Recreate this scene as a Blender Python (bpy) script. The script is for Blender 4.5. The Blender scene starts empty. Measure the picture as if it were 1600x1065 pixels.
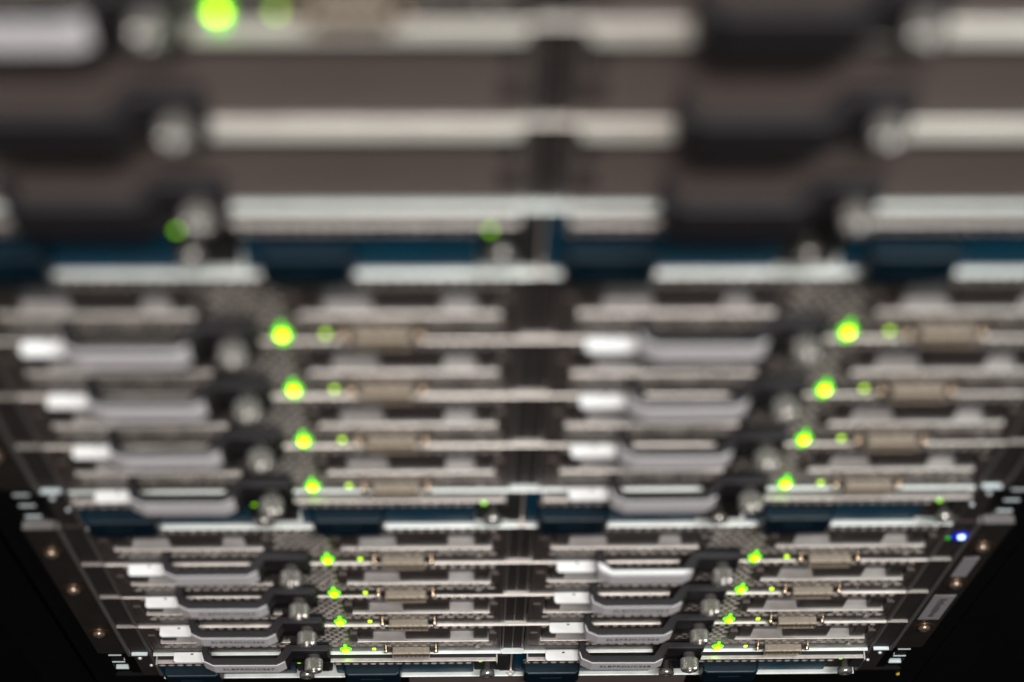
import bpy, bmesh, math, random
from mathutils import Vector, Matrix
random.seed(7)
S = bpy.context.scene
COL = S.collection
MM = 0.001

# ------------------------------------------------------------ camera
YAW, PITCH, ROLL = 0.05842828, 1.13075339, 0.04919211
CAMP = Vector((-27.713, -320.033, 1106.496)) * MM
F = Vector((math.sin(YAW)*math.cos(PITCH), math.cos(YAW)*math.cos(PITCH), -math.sin(PITCH)))
R = F.cross(Vector((0, 0, 1))).normalized()
U = R.cross(F)
r = math.cos(ROLL)*R + math.sin(ROLL)*U
u = -math.sin(ROLL)*R + math.cos(ROLL)*U
cam = bpy.data.cameras.new('camera')
cam.sensor_width = 36.0
cam.lens = 3033.28/1600*36
cam.clip_start = 0.02
cam.clip_end = 50
cam.dof.use_dof = True
cam.dof.focus_distance = 1.146
cam.dof.aperture_fstop = 3.5
camo = bpy.data.objects.new('camera', cam)
COL.objects.link(camo)
m = Matrix((r, u, -F)).transposed().to_4x4()
m.translation = CAMP
camo.matrix_world = m
S.camera = camo

# ------------------------------------------------------------ world and lamps
W = bpy.data.worlds.new('World')
S.world = W
W.use_nodes = True
W.node_tree.nodes['Background'].inputs[0].default_value = (1.0, 0.82, 0.80, 1)
W.node_tree.nodes['Background'].inputs[1].default_value = 0.012
S.view_settings.view_transform = 'Standard'
S.view_settings.look = 'None'
S.view_settings.exposure = -0.1
S.view_settings.gamma = 1.0
S.cycles.use_denoising = True
S.cycles.max_bounces = 8


def lamp(name, loc, aim, sx, sy, power, col):
    l = bpy.data.lights.new(name, 'AREA')
    l.shape = 'RECTANGLE'
    l.size, l.size_y = sx, sy
    l.energy = power
    l.color = col
    o = bpy.data.objects.new(name, l)
    COL.objects.link(o)
    o.location = loc
    o.rotation_euler = (Vector(aim)-Vector(loc)).to_track_quat('-Z', 'Y').to_euler()
    return o


lamp('ceiling_lamp', (0.10, -0.85, 2.7), (0, 0, 0.2), 1.0, 0.30, 74, (1.0, 0.955, 0.91))
lamp('ceiling_lamp', (0.75, -0.30, 2.9), (0, 0, 0.1), 0.30, 0.5, 30, (0.88, 1.0, 0.98))
lamp('fill_lamp', (0.2, -2.6, 1.6), (0, 0, 0.2), 1.6, 0.4, 5, (1.0, 0.94, 0.9))  # soft front fill added for the light, no fixture there


# ------------------------------------------------------------ materials
def mat(name, col, rough=0.5, metal=0.0, noise=0.0, nscale=400, bump=0.0, emit=None, estr=0.0, spec=0.5):
    mt = bpy.data.materials.new(name)
    mt.use_nodes = True
    nt = mt.node_tree
    b = nt.nodes['Principled BSDF']
    b.inputs['Base Color'].default_value = (*col, 1)
    b.inputs['Roughness'].default_value = rough
    b.inputs['Metallic'].default_value = metal
    b.inputs['Specular IOR Level'].default_value = spec
    if emit:
        b.inputs['Emission Color'].default_value = (*emit, 1)
        b.inputs['Emission Strength'].default_value = estr
    if noise or bump:
        tc = nt.nodes.new('ShaderNodeTexCoord')
        n = nt.nodes.new('ShaderNodeTexNoise')
        n.inputs['Scale'].default_value = nscale
        n.inputs['Detail'].default_value = 5
        nt.links.new(tc.outputs['Object'], n.inputs['Vector'])
        if noise:
            mx = nt.nodes.new('ShaderNodeMix')
            mx.data_type = 'RGBA'
            mx.inputs[6].default_value = (*[c*(1-noise) for c in col], 1)
            mx.inputs[7].default_value = (*[min(1, c*(1+noise)) for c in col], 1)
            nt.links.new(n.outputs['Fac'], mx.inputs[0])
            nt.links.new(mx.outputs[2], b.inputs['Base Color'])
            mr = nt.nodes.new('ShaderNodeMapRange')
            mr.inputs[3].default_value = max(0.05, rough-0.12)
            mr.inputs[4].default_value = min(1, rough+0.12)
            nt.links.new(n.outputs['Fac'], mr.inputs[0])
            nt.links.new(mr.outputs[0], b.inputs['Roughness'])
        if bump:
            bp = nt.nodes.new('ShaderNodeBump')
            bp.inputs['Strength'].default_value = bump
            bp.inputs['Distance'].default_value = 0.0003
            nt.links.new(n.outputs['Fac'], bp.inputs['Height'])
            nt.links.new(bp.outputs[0], b.inputs['Normal'])
    return mt


M = dict(
    face=mat('painted_steel', (0.080, 0.064, 0.059), 0.45, 0.2, 0.3, 60, 0.15),
    blank=mat('blank_steel', (0.158, 0.128, 0.119), 0.55, 0.0, 0.45, 7, 0.1, spec=0.4),
    rail=mat('zinc_rail', (0.68, 0.63, 0.59), 0.35, 0.5, 0.35, 50, 0.1),
    flange=mat('flange_steel', (0.33, 0.315, 0.285), 0.5, 0.1, 0.4, 12, 0.1),
    rail_end_shaded=mat('rail_end_shaded', (0.30, 0.27, 0.25), 0.4, 0.5, 0.3, 50),  # rail zinc in a darker colour, for the dimmer light at the ends
    white_rail=mat('bright_zinc', (0.78, 0.82, 0.80), 0.35, 0.35, 0.2, 60, 0.1),
    grille=mat('grille_steel', (0.070, 0.057, 0.052), 0.35, 0.3, 0.3, 200, 0.1),
    cut=mat('lit_hole_wall', (0.46, 0.42, 0.39), 0.28, 0.5, 0.7, 120),  # hole walls lightened in colour as if catching the overhead light
    lip=mat('lip_steel', (0.45, 0.41, 0.39), 0.35, 0.5, 0.25, 200, 0.1),
    dark=mat('dark_strip', (0.04, 0.032, 0.03), 0.5, 0.1, 0.3, 150, 0.1),
    inside=mat('interior_black', (0.012, 0.011, 0.011), 0.8),
    bayfloor=mat('bay_floor', (0.34, 0.32, 0.31), 0.45, 0.3, 0.45, 60, 0.2),
    baywall=mat('bay_wall', (0.075, 0.078, 0.088), 0.45, 0.2, 0.3, 80),
    latch=mat('latch_plastic', (0.036, 0.028, 0.026), 0.45, 0.0, 0.2, 100),
    lever=mat('lever_plastic', (0.018, 0.016, 0.0185), 0.5, 0.0, 0.2, 300, 0.25, spec=0.3),
    base=mat('lever_base_plastic', (0.008, 0.007, 0.008), 0.6, 0.0, 0.2, 300, 0.2, spec=0.2),
    label=mat('label_paper', (0.84, 0.80, 0.84), 0.55, 0.0, 0.06, 200),
    ink=mat('label_ink', (0.03, 0.03, 0.035), 0.7),
    tab=mat('white_tab', (0.93, 0.94, 0.95), 0.45, 0.0, 0.03, 100),
    screw=mat('nickel', (0.55, 0.52, 0.495), 0.25, 0.8, 0.25, 500, 0.2),
    gold=mat('port_shell', (0.25, 0.21, 0.17), 0.36, 0.4, 0.6, 1500, 0.6),
    goldgrille=mat('port_reflection_tint', (0.20, 0.165, 0.135), 0.4, 0.4, 0.25, 300, 0.2),  # port tone; also colours its warm reflection on the mesh above
    rim=mat('port_rim', (0.62, 0.50, 0.38), 0.3, 0.6, 0.2, 400),
    post=mat('brass_post', (0.80, 0.62, 0.45), 0.25, 0.9),
    pit=mat('port_pit', (0.03, 0.018, 0.014), 0.6),
    led=mat('led_core', (0.3, 0.8, 0.02), 0.3, 0, emit=(0.60, 1.0, 0.0), estr=11),
    ring=mat('led_halo', (0.1, 0.5, 0.02), 0.3, 0, emit=(0.14, 1.0, 0.0), estr=1.9),  # glowing green halo shaped around the lens
    led2=mat('led_small', (0.3, 0.8, 0.02), 0.3, 0, emit=(0.58, 1.0, 0.0), estr=2.2),
    led3=mat('led_supply', (0.3, 0.8, 0.02), 0.3, 0, emit=(0.34, 1.0, 0.0), estr=1.5),
    ledg=mat('led_dim', (0.02, 0.2, 0.02), 0.3, 0, emit=(0.03, 1.0, 0.03), estr=0.4),
    ledb=mat('led_blue', (0.3, 0.4, 1.0), 0.3, 0, emit=(0.36, 0.52, 1.0), estr=5),
    ringb=mat('led_blue_halo', (0.01, 0.01, 0.5), 0.3, 0, emit=(0.0, 0.006, 1.0), estr=0.45),  # blue bloom around the lens, put into a glowing disc
    blue=mat('supply_blue', (0.002, 0.050, 0.095), 0.55, 0.0, 0.25, 60, 0.1, spec=0.12),
    blue2=mat('supply_handle_blue', (0.002, 0.012, 0.022), 0.42, 0.0, 0.15, 120, 0.1, spec=0.25),
    ear=mat('ear_steel', (0.026, 0.0215, 0.0195), 0.55, 0.1, 0.3, 60, 0.2, spec=0.3),
    side=mat('side_steel', (0.034, 0.027, 0.026), 0.7, 0.0, 0.25, 60, 0.15, spec=0.2),
    edge=mat('side_edge', (0.14, 0.13, 0.127), 0.5, 0.2, 0.2, 80),
    rack=mat('rack_black', (0.003, 0.003, 0.0032), 0.6, 0.0, 0.3, 40, spec=0.1),
    nut=mat('cage_nut_zinc', (0.80, 0.90, 0.94), 0.35, 0.4),
    brass=mat('brass_washer', (0.22, 0.14, 0.085), 0.35, 0.9),
    headm=mat('screw_head', (0.55, 0.43, 0.34), 0.3, 0.85, 0.1, 400),
    sticker=mat('ear_sticker', (0.36, 0.34, 0.37), 0.6, 0, 0.08, 300),
    yellow=mat('yellow_plastic', (0.6, 0.4, 0.03), 0.5),
)


# ------------------------------------------------------------ mesh helpers (mm; d = forward of the front plane)
class MB:
    def __init__(s):
        s.bm = bmesh.new()

    def box(s, x0, x1, d0, d1, z0, z1, bev=0.0, seg=1):
        vs = [s.bm.verts.new((x*MM, -d*MM, z*MM)) for x in (x0, x1) for d in (d0, d1) for z in (z0, z1)]
        a, b, c, d, e, f, g, h = vs
        fs = [s.bm.faces.new(q) for q in ((a, b, d, c), (e, g, h, f), (a, e, f, b), (c, d, h, g), (a, c, g, e), (b, f, h, d))]
        bmesh.ops.recalc_face_normals(s.bm, faces=fs)
        if bev:
            es = list({e for f in fs for e in f.edges})
            bmesh.ops.bevel(s.bm, geom=es, offset=bev*MM, segments=seg, profile=0.5, affect='EDGES')
        return s

    def prism(s, pts, z0, z1, bev=0.0, seg=2):
        """pts = outline in (x, d); extruded z0..z1"""
        lo = [s.bm.verts.new((x*MM, -d*MM, z0*MM)) for x, d in pts]
        hi = [s.bm.verts.new((x*MM, -d*MM, z1*MM)) for x, d in pts]
        n = len(pts)
        fs = [s.bm.faces.new(lo), s.bm.faces.new(hi)]
        for i in range(n):
            fs.append(s.bm.faces.new((lo[i], lo[(i+1) % n], hi[(i+1) % n], hi[i])))
        bmesh.ops.recalc_face_normals(s.bm, faces=fs)
        if bev:
            es = list({e for f in fs[:2] for e in f.edges})
            bmesh.ops.bevel(s.bm, geom=es, offset=bev*MM, segments=seg, profile=0.5, affect='EDGES')
        return s

    def plate(s, pts, d0, d1):
        """pts = outline in (x, z); extruded d0..d1"""
        lo = [s.bm.verts.new((x*MM, -d0*MM, z*MM)) for x, z in pts]
        hi = [s.bm.verts.new((x*MM, -d1*MM, z*MM)) for x, z in pts]
        n = len(pts)
        fs = [s.bm.faces.new(lo), s.bm.faces.new(hi)]
        for i in range(n):
            fs.append(s.bm.faces.new((lo[i], lo[(i+1) % n], hi[(i+1) % n], hi[i])))
        bmesh.ops.recalc_face_normals(s.bm, faces=fs)
        return s

    def lathe(s, x, z, prof, n=32, knurl=None):
        """prof = [(d, radius)...] about the forward axis through (x, z)"""
        rings = []
        for k, (d, rr) in enumerate(prof):
            ring = []
            for i in range(n):
                a = 2*math.pi*i/n
                q = rr*(0.93 if knurl and k in knurl and i % 2 else 1)
                ring.append(s.bm.verts.new(((x+q*math.cos(a))*MM, -d*MM, (z+q*math.sin(a))*MM)))
            rings.append(ring)
        fs = [s.bm.faces.new(rings[0]), s.bm.faces.new(rings[-1])]
        for a, b in zip(rings, rings[1:]):
            for i in range(n):
                f = s.bm.faces.new((a[i], a[(i+1) % n], b[(i+1) % n], b[i]))
                f.smooth = not knurl
                fs.append(f)
        bmesh.ops.recalc_face_normals(s.bm, faces=fs)
        return s

    def grille(s, x0, x1, z0, z1, px=5.1, pz=4.4, fill=0.74, d=0.0, t=1.3, rows=None):
        """perforated sheet: staggered hexagonal holes with real wall thickness"""
        nr = rows or max(1, round((z1-z0)/pz))
        hz = (z1-z0)/nr
        nc = max(1, round((x1-x0)/px))
        wx = (x1-x0)/nc
        bm = s.bm

        def v(x, dd, z):
            return bm.verts.new((x*MM, -dd*MM, z*MM))
        for j in range(nr):
            za = z0+j*hz
            zb = za+hz
            zc = (za+zb)/2
            off = 0.5*wx if j % 2 else 0
            cols = nc-1 if j % 2 else nc
            if j % 2:
                for xa, xb in ((x0, x0+off), (x1-off, x1)):
                    bm.faces.new((v(xa, d, za), v(xb, d, za), v(xb, d, zb), v(xa, d, zb)))
            for i in range(cols):
                xa = x0+off+i*wx
                xb = xa+wx
                xc = (xa+xb)/2
                outer = [(xb, zc), (xb, zb), (xa, zb), (xa, zc), (xa, za), (xb, za)]
                rx, rz = wx*0.5*fill*1.12, hz*0.5*fill*1.08
                inner = [(xc+rx*math.cos(math.radians(60*k)), zc+rz*math.sin(math.radians(60*k))/0.87) for k in range(6)]
                O_ = [v(x, d, z) for x, z in outer]
                I1 = [v(x, d, z) for x, z in inner]
                I2 = [v(x, d-t, z) for x, z in inner]
                for k in range(6):
                    k2 = (k+1) % 6
                    bm.faces.new((O_[k], O_[k2], I1[k2], I1[k]))
                    bm.faces.new((I1[k], I1[k2], I2[k2], I2[k])).material_index = 1
        return s

    def obj(s, name, m, parent=None):
        me = bpy.data.meshes.new(name)
        s.bm.to_mesh(me)
        s.bm.free()
        me.materials.append(M[m])
        if any(p.material_index for p in me.polygons):
            me.materials.append(M['cut'])
        o = bpy.data.objects.new(name, me)
        COL.objects.link(o)
        if parent:
            o.parent = parent
        return o


def thing(name, label, cat, loc=(0, 0, 0), group=None):
    o = bpy.data.objects.new(name, None)
    o.empty_display_size = 0.02
    COL.objects.link(o)
    o.location = Vector(loc)*MM
    o['label'] = label
    o['category'] = cat
    if group:
        o['group'] = group
    return o


def copy_tree(o, parent=None):
    c = o.copy()
    COL.objects.link(c)
    c.parent = parent
    for ch in list(o.children):
        copy_tree(ch, c)
    return c


def text(body, size, x, d, z, parent, rotz=0.0, m='ink', stretch=1.0):
    cu = bpy.data.curves.new('lettering', 'FONT')
    cu.body = body
    cu.size = size*MM
    cu.extrude = 0.00005
    cu.align_x = 'CENTER'
    cu.align_y = 'CENTER'
    cu.space_character = 1.12
    cu.offset = 0.00006
    t = bpy.data.objects.new('lettering_tmp', cu)
    COL.objects.link(t)
    dg = bpy.context.evaluated_depsgraph_get()
    me = bpy.data.meshes.new_from_object(t.evaluated_get(dg))
    bpy.data.objects.remove(t)
    me.transform(Matrix.Diagonal((stretch, 1, 1, 1)))
    me.transform(Matrix.Rotation(rotz, 4, 'Z'))
    me.transform(Matrix.Rotation(math.pi/2, 4, 'X'))
    me.transform(Matrix.Translation(Vector((x, -d, z))*MM))
    me.materials.clear()
    me.materials.append(M[m])
    o = bpy.data.objects.new('lettering', me)
    COL.objects.link(o)
    o.parent = parent
    return o


# ------------------------------------------------------------ shared geometry
CH = 266.7          # one chassis (6 units)
ROW = 54.0          # blade pitch
COLX = 108.5        # blade column centres

# outline of the ejector lever seen from above
LEVER = [(-70, 0.4), (-70.2, 6), (-68.6, 11.2), (-63, 13.8), (-27, 13.8), (-22.6, 11.6), (-18.6, 5.6), (1.2, 5.6), (2.6, 4.2),
         (2.6, 1.6), (-20.6, 1.6), (-22.8, 3.2), (-27.3, 9.4), (-63.2, 9.4), (-66.4, 6.2), (-66.4, 0.4)]


def add_lever(root, low=7.0):
    lv = MB().prism(LEVER, low, 21, 0.5).obj('ejector_lever', 'lever', root)
    b = MB()
    b.box(-26, 2.4, 0.2, 5.6, -4.0, 5.9, 0.3)  # black base extended left and down to take in the lever's shadow
    b.box(-20, 2.4, 0.2, 1.5, 6, 20.6)
    b.lathe(-23.5, 2.0, [(6, 3.0), (10.4, 3.0), (11, 2.4)], 20)
    b.obj('lever_base_and_shade', 'base', root)
    t = MB().lathe(-6.3, 12, [(5.6, 3.7), (8.8, 3.7), (8.81, 4.6)], 32).obj('thumbscrew', 'screw', root)
    k = MB()
    k.lathe(-6.3, 12, [(8.6, 4.5), (9.3, 5.2), (15.2, 5.2), (16.1, 4.5), (16.1, 3.1), (15.0, 2.8)], 72, knurl=(1, 2))
    k.lathe(-6.3, 12, [(15.1, 2.2), (16.8, 2.1), (17.3, 1.2)], 20)
    k.obj('knurled_head', 'screw', t)
    return lv


def add_strip(lv):
    """paper name strip round the front of the lever"""
    o = 0.35
    pts = [(-69.9-o*.6, 7.4), (-68.7-o, 11.3+o*.4), (-63-o*.3, 13.8+o), (-27+o*.3, 13.8+o), (-22.5+o, 11.7+o*.4),
           (-22.4, 11.4), (-27, 13.75), (-63, 13.75), (-68.5, 11.1), (-69.8, 7.3)]
    return MB().prism(pts, 6.8, 20.6).obj('name_strip', 'label', lv)


def make_blade():
    root = thing('blade_server', '', 'blade server', group='blade servers with lit green lights')
    b = MB()
    b.box(-101.2, 101.2, -420, -9, 0.6, 52.6)
    b.box(-101.2, -96, -9, -1.2, 0.6, 52.6)
    b.box(96, 101.2, -9, -1.2, 0.6, 52.6)
    b.obj('blade_body', 'inside', root)
    f = MB()
    f.box(-101.5, -94.2, -1.2, 0, 9, 52.8)
    f.box(97.9, 101.5, -1.2, 0, 9, 52.8)
    f.box(-94.2, 97.9, -1.2, 0, 50.4, 52.8)
    f.box(-94.2, -92.8, -1.2, 0, 22.6, 44.8)
    f.box(-101.5, -99.6, -1.2, 1.0, 9, 52.8, 0.2)
    f.box(99.6, 101.5, -1.2, 1.0, 9, 52.8, 0.2)
    # small hooks of the bay frames
    for a in (-99, 94.6, 15.4, -19.4):
        f.box(a, a+4.4, -5, 0.9, 22, 36, 0.25)
        f.box(a+1.4, a+4.0, -5, -1.0, 36, 40, 0.2)
    f.obj('front_frame', 'face', root)
    s = MB()
    s.box(-101.5, 101.5, -1.2, 0.2, 0.3, 9.2, 0.2)
    s.obj('port_strip', 'dark', root)
    for a in ((-94, 34.2, 9.4, 22.4, 3, .9), (65, 97.6, 9.4, 22.4, 3, .9), (-14.6, 15.2, 22.6, 44.8, 5, .86), (-94, 97.6, 45.2, 50.2, 1, .72)):
        g = MB()
        g.grille(*a[:4], rows=a[4], fill=a[5], d=0.4 if a[4] == 1 else 0.0)
        g.obj('perforated_grille', 'grille', root)
    g = MB()
    g.grille(34.4, 64.8, 9.4, 22.4, rows=3, d=0.25, fill=0.7)
    g.obj('port_reflection_tint', 'goldgrille', root)  # mesh patch coloured beige for the port's warm reflection
    for side, x0 in ((0, -92.6), (1, 19.8)):
        x1 = x0+74.2 if side else x0+73
        bay = MB()
        bay.box(x0-0.6, x1+0.6, -8.5, 1.0, 22.9, 24.2)
        by = bay.obj('drive_bay', 'bayfloor', root)
        MB().box(x0-0.6, x1+0.6, -8.9, -4.4, 24.25, 44.9).obj('bay_wall', 'baywall', by)
        MB().box(x0-0.6, x1+0.6, 1.05, 1.75, 23.2, 24.35, 0.25, 2).obj('bay_lip', 'rail', by)
        c = x0+40 if side else x0+40.5
        for a, e, h in ((x0+0.3, x0+8.6, 44), (c-12.8, c+12.8, 43), (x1-8.2, x1-0.4, 44)):
            l = MB()
            l.box(a, e, -4.3, 0.2, 24.4, h, 0.4)
            l.box(a+1.0, e-1.0, 0.1, 0.45, 26.6, h-2.4, 0.15)
            l.obj('drive_latch', 'latch', by)
    # pull tab
    t = MB()
    t.prism([(-89, 0.6), (-89, 5.6), (-87.8, 6.6), (-70.2, 6.6), (-69, 5.6), (-69, 0.6)], 0.5, 1.8, 0.2)
    t = t.obj('pull_tab', 'tab', root)
    tb = MB().box(-79.3, -77.7, 1.4, 2.2, 1.8, 1.9).obj('tab_mark', 'ink', t)
    lv = add_lever(root)
    add_strip(lv)
    # lights; glow and glints round the big lens are modelled as green shapes
    l = MB().lathe(11.5, 6.6, [(0.1, 2.9), (1.2, 2.7), (1.5, 1.7)], 24)
    l.box(10.0, 13.0, 0.1, 1.3, -1.0, 4.6, 0.3)
    l.box(10.7, 12.3, 0.1, 1.0, 9.0, 15.0, 0.3)  # arm stands for the light's reflection on the mesh
    l.box(8.2, 14.8, 0.1, 1.2, 5.6, 7.6, 0.3)
    lo = l.obj('status_light', 'ring', root)
    MB().lathe(11.5, 6.8, [(1.4, 1.7), (2.1, 1.5), (2.5, 0.7)], 20).obj('light_lens', 'led', lo)
    MB().box(26.9, 29.1, 0.1, 0.8, 4.2, 7.2, 0.3).obj('activity_light', 'led2', root)
    # console port
    p = MB()
    p.box(38.7, 60.3, 0.1, 4.2, 1.0, 9.2, 0.45, 2)
    p.box(40.0, 59.0, 4.1, 4.5, 2.2, 8.0, 0.15)
    po = p.obj('console_port', 'gold', root)
    q = MB()
    q.box(38.6, 60.4, 4.0, 4.75, 8.7, 9.35, 0.15)
    q.box(38.6, 60.4, 4.0, 4.75, 0.9, 1.5, 0.15)
    q.box(38.6, 39.2, 4.0, 4.75, 1.4, 8.8, 0.15)
    q.box(59.8, 60.4, 4.0, 4.75, 1.4, 8.8, 0.15)
    q.obj('port_rim', 'rim', po)
    q = MB()
    q.grille(39.4, 59.6, 2.4, 8.2, rows=1, px=2.5, d=4.65, t=0.5, fill=0.55)
    q.obj('port_face', 'goldgrille', po)
    for x in (35.0, 64.0):
        q = MB()
        q.lathe(x, 5.2, [(0.2, 1.3), (2.6, 1.3), (3.0, 0.8)], 14)
        q.box(x-0.5, x+0.5, 0.2, 1.6, 1.0, 9.2, 0.15)
        q.obj('jack_post', 'post', po)
    for x in (36.2, 60.6):
        MB().box(x, x+2.2, 0.15, 1.2, 1.2, 9.0).obj('port_recess', 'pit', po)
    MB().lathe(88, 9, [(0.2, 1.9), (0.9, 1.6), (1.0, 0.8)], 12).obj('rivet', 'lip', root)
    MB().lathe(74, 6, [(0.2, 0.6), (0.5, 0.4)], 10).obj('rivet', 'screw', root)
    return root


def make_blank():
    root = thing('blank_panel', '', 'blank panel', group='smooth blank filler panels in the top chassis')
    b = MB()
    b.box(-101.3, 101.3, -1.2, 0.4, 3, 52.6, 0.6, 2)
    b.box(-101.3, -99.5, -60, -1.2, 3, 52.6)
    b.box(99.5, 101.3, -60, -1.2, 3, 52.6)
    b.obj('panel_face', 'blank', root)
    for x in (-99.5, 92.5):
        MB().box(x, x+7, 0.3, 2.6, 17, 25, 0.5).obj('panel_clip', 'side', root)
        MB().box(x+1, x+6, 0.3, 0.9, 31, 40, 0.2).obj('clip_slot', 'inside', root)
    f = MB().prism([(-101.0, 0), (-98.6, 5.6), (98.6, 5.6), (101.0, 0)], 50.8, 52.5, 0.5)
    f.obj('panel_flange', 'flange', root)
    add_lever(root, 1.0)
    return root


def make_supply():
    root = thing('power_supply', '', 'power supply', group='blue power supplies below the blades')
    b = MB()
    b.box(1.2, 84.0, -300, -0.6, -48.6, -6.5, 0.6)
    b.obj('supply_face', 'blue', root)
    b = MB().box(84.4, 105.6, -300, -2.0, -48.6, -6.5, 0.6)
    b.box(85.2, 91.0, -2.0, 2.2, -22, -9, 0.4)
    b.box(97.2, 104.4, -2.0, 0.6, -40, -9, 0.5)
    b.obj('connector_face', 'inside', root)
    h = MB()
    h.prism([(6.5, -0.6), (7.2, 6.4), (9.2, 8.0), (38, 8.0), (40, 6.4), (40.7, -0.6)], -44, -24, 1.3, 3)
    h.box(16.5, 30.0, 7.9, 8.5, -33.5, -31, 0.25)
    h.obj('supply_handle', 'blue2', root)
    MB().box(5.5, 43, -0.5, 1.2, -22.0, -18.6, 0.6).obj('handle_rib', 'blue', root)
    k = MB().lathe(92.0, -24, [(-2, 2.3), (5.4, 2.3), (5.5, 4.3), (8.2, 4.6), (9.0, 3.6), (9.0, 1.4), (8.3, 1.2)], 28)
    k.obj('thumbscrew', 'screw', root)
    MB().lathe(88.0, -13.0, [(2.2, 1.35), (2.9, 1.1)], 14).obj('status_light', 'led3', root)
    return root


def make_chassis():
    root = thing('server_chassis', '', 'server chassis', group='stacked server chassis')
    for s in (-1, 1):
        def X(a, b):
            return (min(s*a, s*b), max(s*a, s*b))
        e = MB()
        e.plate([(s*225, 0.2), (s*240, 0.2), (s*241.5, 1.8), (s*241.5, 216), (s*240, 217.6), (s*225, 217.6)], -1.8, 0)
        eo = e.obj('mounting_ear', 'ear', root)
        x0, x1 = X(225.2, 240.5)
        MB().box(x0, x1, -6, 1.4, 216.9, 218.0, 0.2).obj('ear_fold', 'edge', eo)
        for z in (181, 122, 43):
            c = MB().lathe(s*233.5, z, [(0, 6.3), (0.5, 6.3), (0.7, 5.6)], 28)
            c = c.obj('mounting_screw', 'brass', eo)
            MB().lathe(s*233.5, z, [(0.7, 3.5), (2.0, 3.3), (2.8, 2.4), (3.1, 1.3), (2.2, 1.0)], 24).obj('screw_head', 'headm', c)
        p = MB()
        x0, x1 = X(211.2, 222.4)
        p.box(x0, x1, -500, -0.7, -49, 217)
        po = p.obj('side_panel', 'side', root)
        q = MB()
        x0, x1 = X(210.4, 212.4)
        q.box(x0, x1, -8, 0.2, -48.8, 216.6, 0.3)
        x0, x1 = X(222.6, 224.8)
        q.box(x0, x1, -8, 0.9, -4, 217, 0.4)
        q.obj('side_edge', 'edge', po)
        q = MB()
        x0, x1 = X(212.8, 222.2)
        q.box(x0, x1, -1.6, 1.4, -1.4, -0.2, 0.3)
        q.lathe(s*219, -12, [(-1.6, 1.4), (0.0, 1.3), (0.5, 0.6)], 14)
        q.lathe(s*214.5, -27, [(-1.6, 1.2), (0.0, 1.1), (0.5, 0.5)], 14)
        q.obj('side_bracket', 'nut', po)
    d = MB()
    d.box(-6.6, 6.6, -400, -1.5, -49, 216.8)
    d.obj('centre_divider', 'side', root)
    d = MB()
    d.box(-6.3, -5.2, -1.7, -0.4, 1, 216.6, 0.2)
    d.box(5.2, 6.3, -1.7, -0.9, 1, 216.6, 0.2)
    d.box(-0.3, 0.3, -1.7, -1.1, 1, 216.6, 0.1)
    d.obj('divider_edge', 'edge', root)
    for k in (1, 2, 3):
        q = MB().box(-210, 210, -6, 1.25, ROW*k-0.9, ROW*k, 0.3, 2).obj('shelf_rail', 'rail', root)
        for s in (-1, 1):
            MB().box(min(s*210.1, s*222.2), max(s*210.1, s*222.2), -6, 1.1, ROW*k-0.9, ROW*k-0.05, 0.3, 2).obj('rail_end_shaded', 'rail_end_shaded', q)  # shade at the sides is in the darker end colour
    t = MB().box(-222, 222, -500, 0.6, 215.9, 217.6, 0.3)
    t.obj('top_cover', 'side', root)
    q = MB().box(-209.5, 209.5, -8, 1.7, -0.9, 0, 0.3, 2)
    q.prism([(-7.0, 1), (-6, 2.0), (6, 2.0), (7.0, 1), (7.0, -1.2), (-7.0, -1.2)], -0.6, 0.4, 0.3)
    q.obj('bottom_rail', 'white_rail', root)
    for s in (-1, 1):
        a, b = (-208, -8.6) if s < 0 else (8.6, 208)
        l = MB()
        l.box(a, b, 2.9, 5.3, -4.4, -3.4, 0.3, 2)
        l.box(a, a+0.8, -3, 6.4, -6.5, -2.4)
        l.box(b-0.8, b, -3, 6.4, -6.5, -2.4)
        lo = l.obj('lower_lip', 'lip', root)
        MB().box(a, b, -3, 2.8, -5.6, -4.6).obj('lip_gap_shade', 'inside', lo)  # black strip added so the gap behind the lip reads as shade
        for i in ((0, 1) if s < 0 else (2, 3)):
            a2 = -213.5+107*i+(6 if i in (0, 2) else 2)
            b2 = -213.5+107*i+83.5
            l = MB()
            l.box(a2, b2, 4.2, 5.1, -6.2, -4.42)
            l.grille(a2, b2, -10.4, -6.2, rows=1, d=5.0, t=1.6, fill=0.8, px=5.1)
            l.obj('perforated_edge', 'grille', lo)
    q = MB().box(-210, 210, -300, 1.8, -50, -48.9, 0.4, 2)
    q.obj('supply_shelf', 'white_rail', root)
    q = MB().prism([(-3.4, 0), (-0.6, 2.0), (0.6, 2.0), (3.4, 0)], -48.9, -47.4, 0.3)
    q.box(-0.5, 0.5, -3.3, -0.4, -47.4, -4)
    q.obj('supply_divider', 'rail', root)
    return root


# ------------------------------------------------------------ the rack
rack = thing('rack_cabinet', 'black rack cabinet whose posts hold the stacked chassis at both sides', 'rack cabinet', (0, 0, -500))


def rk(mb, name, m):
    o = mb.obj(name, m, rack)
    o.location = (0, 0, 0.5)
    return o


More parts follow.
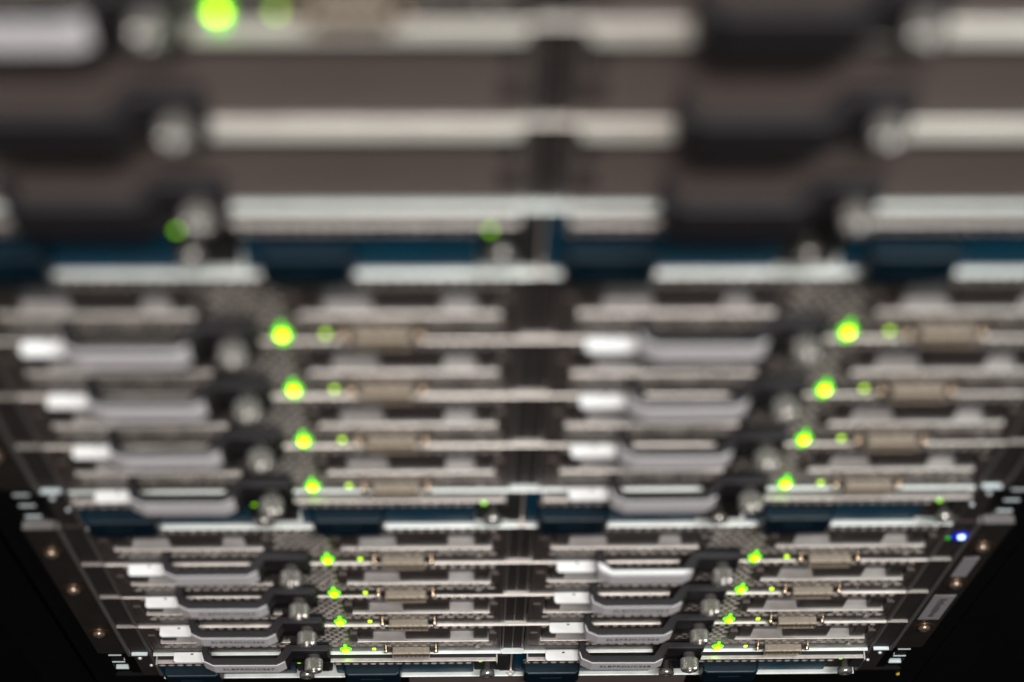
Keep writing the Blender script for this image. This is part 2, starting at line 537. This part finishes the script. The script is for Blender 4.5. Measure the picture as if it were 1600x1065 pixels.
for s in (-1, 1):
    def bx(mb, a, b, *rest):
        mb.box(min(s*a, s*b), max(s*a, s*b), *rest)
    p = MB()
    bx(p, 223.5, 229.6, -5.5, -3.0, -420, 900)
    bx(p, 238.6, 252, -5.5, -3.0, -420, 900)
    bx(p, 252, 254, -60, -3.0, -420, 900)
    for k in range(-24, 56):
        z = -14.0 + 15.875*k
        bx(p, 229.6, 238.6, -5.5, -3.2, z-3.1, z+3.1)
    rk(p, 'rack_post', 'rack')
    p = MB()
    bx(p, 262, 300, -70, -20, -420, 900)
    bx(p, 266, 268, -20, -16, -420, 900)
    bx(p, 310, 420, -62, -60, -420, 900)
    rk(p, 'cabinet_frame', 'rack')
    for c in range(-1, 3):
        for k in range(3):
            z = CH*c - 13.5 - 14.2*k
            n = MB()
            bx(n, 230.3, 238.2, -5.6, -2.6, z-1.4, z, 0.35)
            bx(n, 230.3, 231.0, -5.6, -3.2, z-0.2, z+1.8, 0.3)
            rk(n, 'cage_nut', 'nut')
t = MB().box(238.5, 240.5, -4, 0, -62, -60, 0.4)
rk(t, 'cable_tag', 'yellow')

# ------------------------------------------------------------ chassis, blades, supplies
WHERE = {2: 'blurred top chassis', 1: 'middle chassis', 0: 'sharp lower chassis', -1: 'chassis cut off below the picture edge'}
proto = make_chassis()
clabel = {2: 'blurred chassis at the top, holding smooth blank panels and one lit blade',
          1: 'chassis in the middle of the stack, full of eight lit blades',
          0: 'sharp chassis low in the stack with a blue light on its right side',
          -1: 'chassis at the very bottom, only its top edge in the picture'}
chs = {}
for c in (0, 1, 2):
    o = proto if c == 0 else copy_tree(proto)
    o.location = (0, 0, CH*c*MM)
    o['label'] = clabel[c]
    chs[c] = o
# what only the sharp lower chassis shows: lights and stickers on its right side
l0 = MB().lathe(220, 194, [(-1.6, 5.2), (-0.5, 5.1), (-0.4, 1.9)], 24).obj('locator_light', 'ringb', chs[0])  # wide blue disc added as the halo of the lens
MB().lathe(220, 194, [(-0.4, 1.8), (0.6, 1.5), (0.9, 0.7)], 20).obj('light_lens', 'ledb', l0)
MB().lathe(213.6, 192, [(-1.6, 1.4), (0.1, 1.2)], 14).obj('status_light', 'ledg', chs[0])
for x0, x1, z0, z1 in ((228.5, 236.6, 132, 163), (227.0, 239.0, 56, 100)):
    st = MB().box(x0, x1, 0.02, 0.25, z0, z1).obj('ear_sticker', 'sticker', chs[0])
    if z0 < 100:
        mk = MB()
        for k in range(9):
            zz = z0+6+k*3.7
            mk.box(x0+4.2+random.random()*0.8, x0+7.2+random.random()*1.6, 0.25, 0.32, zz, zz+2.2)
        mk.obj('sticker_print', 'ink', st)

blade = make_blade()
blank = make_blank()
bladelever = [c for c in blade.children if c.name.startswith('ejector_lever')][0]
RN = {1: 'top row', 2: 'second row', 3: 'third row', 4: 'bottom row'}
first = {'blade': True, 'blank': True}


def place(src, key, c, row, s, label):
    o = src if first[key] else copy_tree(src)
    first[key] = False
    o.location = Vector((s*COLX, 0, CH*c+ROW*(4-row)))*MM
    o['label'] = label
    o.location.y += random.uniform(-0.0004, 0.0004)
    for ch in o.children:
        k = ch.name.split('.')[0]
        if k == 'ejector_lever':
            ch.location = (random.uniform(-.0003, .0003), random.uniform(-.0008, .0002), random.uniform(-.0004, .0004))
            ch.rotation_euler = (0, 0, math.radians(random.uniform(-0.35, 0.35)))
        elif k == 'pull_tab':
            ch.location = (random.uniform(-.001, .001), random.uniform(-.0007, .0007), 0)
        elif k == 'thumbscrew':
            ch.location = (0, random.uniform(-.0008, .0006), 0)
    return o


def child(o, stem):
    for ch in o.children_recursive:
        if ch.name.split('.')[0] == stem:
            return ch


placed = {}
for c in (0, 1):
    for row in (1, 2, 3, 4):
        for s in (-1, 1):
            side = 'left' if s < 0 else 'right'
            placed[(c, row, s)] = place(blade, 'blade', c, row, s, f'grey blade with green lights in the {RN[row]}, {side} column of the {WHERE[c]}')
place(blade, 'blade', 2, 2, -1, 'large blurred blade with a big green light at the top left of the photo')
place(blade, 'blade', 2, 1, -1, 'blade in the top row, left column of the blurred top chassis, above the picture')
place(blank, 'blank', 2, 1, 1, 'blank panel in the top row, right column of the blurred top chassis')
place(blank, 'blank', 2, 2, 1, 'smooth blank panel with black lever at the top right, uppermost in the photo')
place(blank, 'blank', 2, 3, -1, 'smooth blank panel directly under the lit blade of the blurred top chassis')
place(blank, 'blank', 2, 3, 1, 'smooth blank panel in the third row, right column of the blurred top chassis')
place(blank, 'blank', 2, 4, -1, 'smooth blank panel above the blue supplies, left column of the blurred top chassis')
place(blank, 'blank', 2, 4, 1, 'smooth blank panel above the blue supplies, right column of the blurred top chassis')
fp = thing('filler_panel', 'dark rack filler panel with a brown middle, just below the lowest chassis', 'filler panel', (0, 0, -51))
MB().box(-240, 240, -12, -1.0, -88, -1.0, 0.4).obj('panel_back', 'rack', fp)
MB().box(-62, 108, -1.0, 0.6, -86, -1.2, 0.4).obj('panel_face', 'blank', fp)

# names on the strips that can be read
for row, s, n in ((4, -1, '67'), (4, 1, '68'), (3, -1, '65'), (3, 1, '66'), (2, -1, '63'), (2, 1, '64')):
    o = placed[(0, row, s)]
    strip = child(o, 'name_strip')
    strip['label'] = f'pale name strip reading SLBPRDUCS{n}'
    text('SLBPRDUCS'+n, 5.0, -43.5, 14.2, 13.4, strip, stretch=0.86)
    side = 'left' if s < 0 else 'right'
    o['label'] = f'grey blade with name strip SLBPRDUCS{n}, {RN[row]}, {side} column of the sharp lower chassis'
o = placed[(0, 1, 1)]
lv = child(o, 'ejector_lever')
w = MB().prism([(-69.6, 7), (-68.3, 11), (-63, 13.6), (-27, 13.6), (-23, 11.4), (-26.6, 11.6), (-62.9, 11.6), (-66.9, 8.6)], 21.0, 21.3).obj('name_strip', 'tab', lv)
w['label'] = 'white strip wrapped over the lever top'
o['label'] = 'grey blade with a white topped lever, top row, right column of the sharp lower chassis'

sup = make_supply()
f1 = True
ORD = ['leftmost', 'second from left', 'second from right', 'rightmost']
for c in (0, 1, 2):
    for i in range(4):
        o = sup if f1 else copy_tree(sup)
        f1 = False
        o.location = Vector((-213.5+107*i, 0, CH*c))*MM
        o['label'] = f'blue power supply, {ORD[i]} of four below the blades of the {WHERE[c]}'
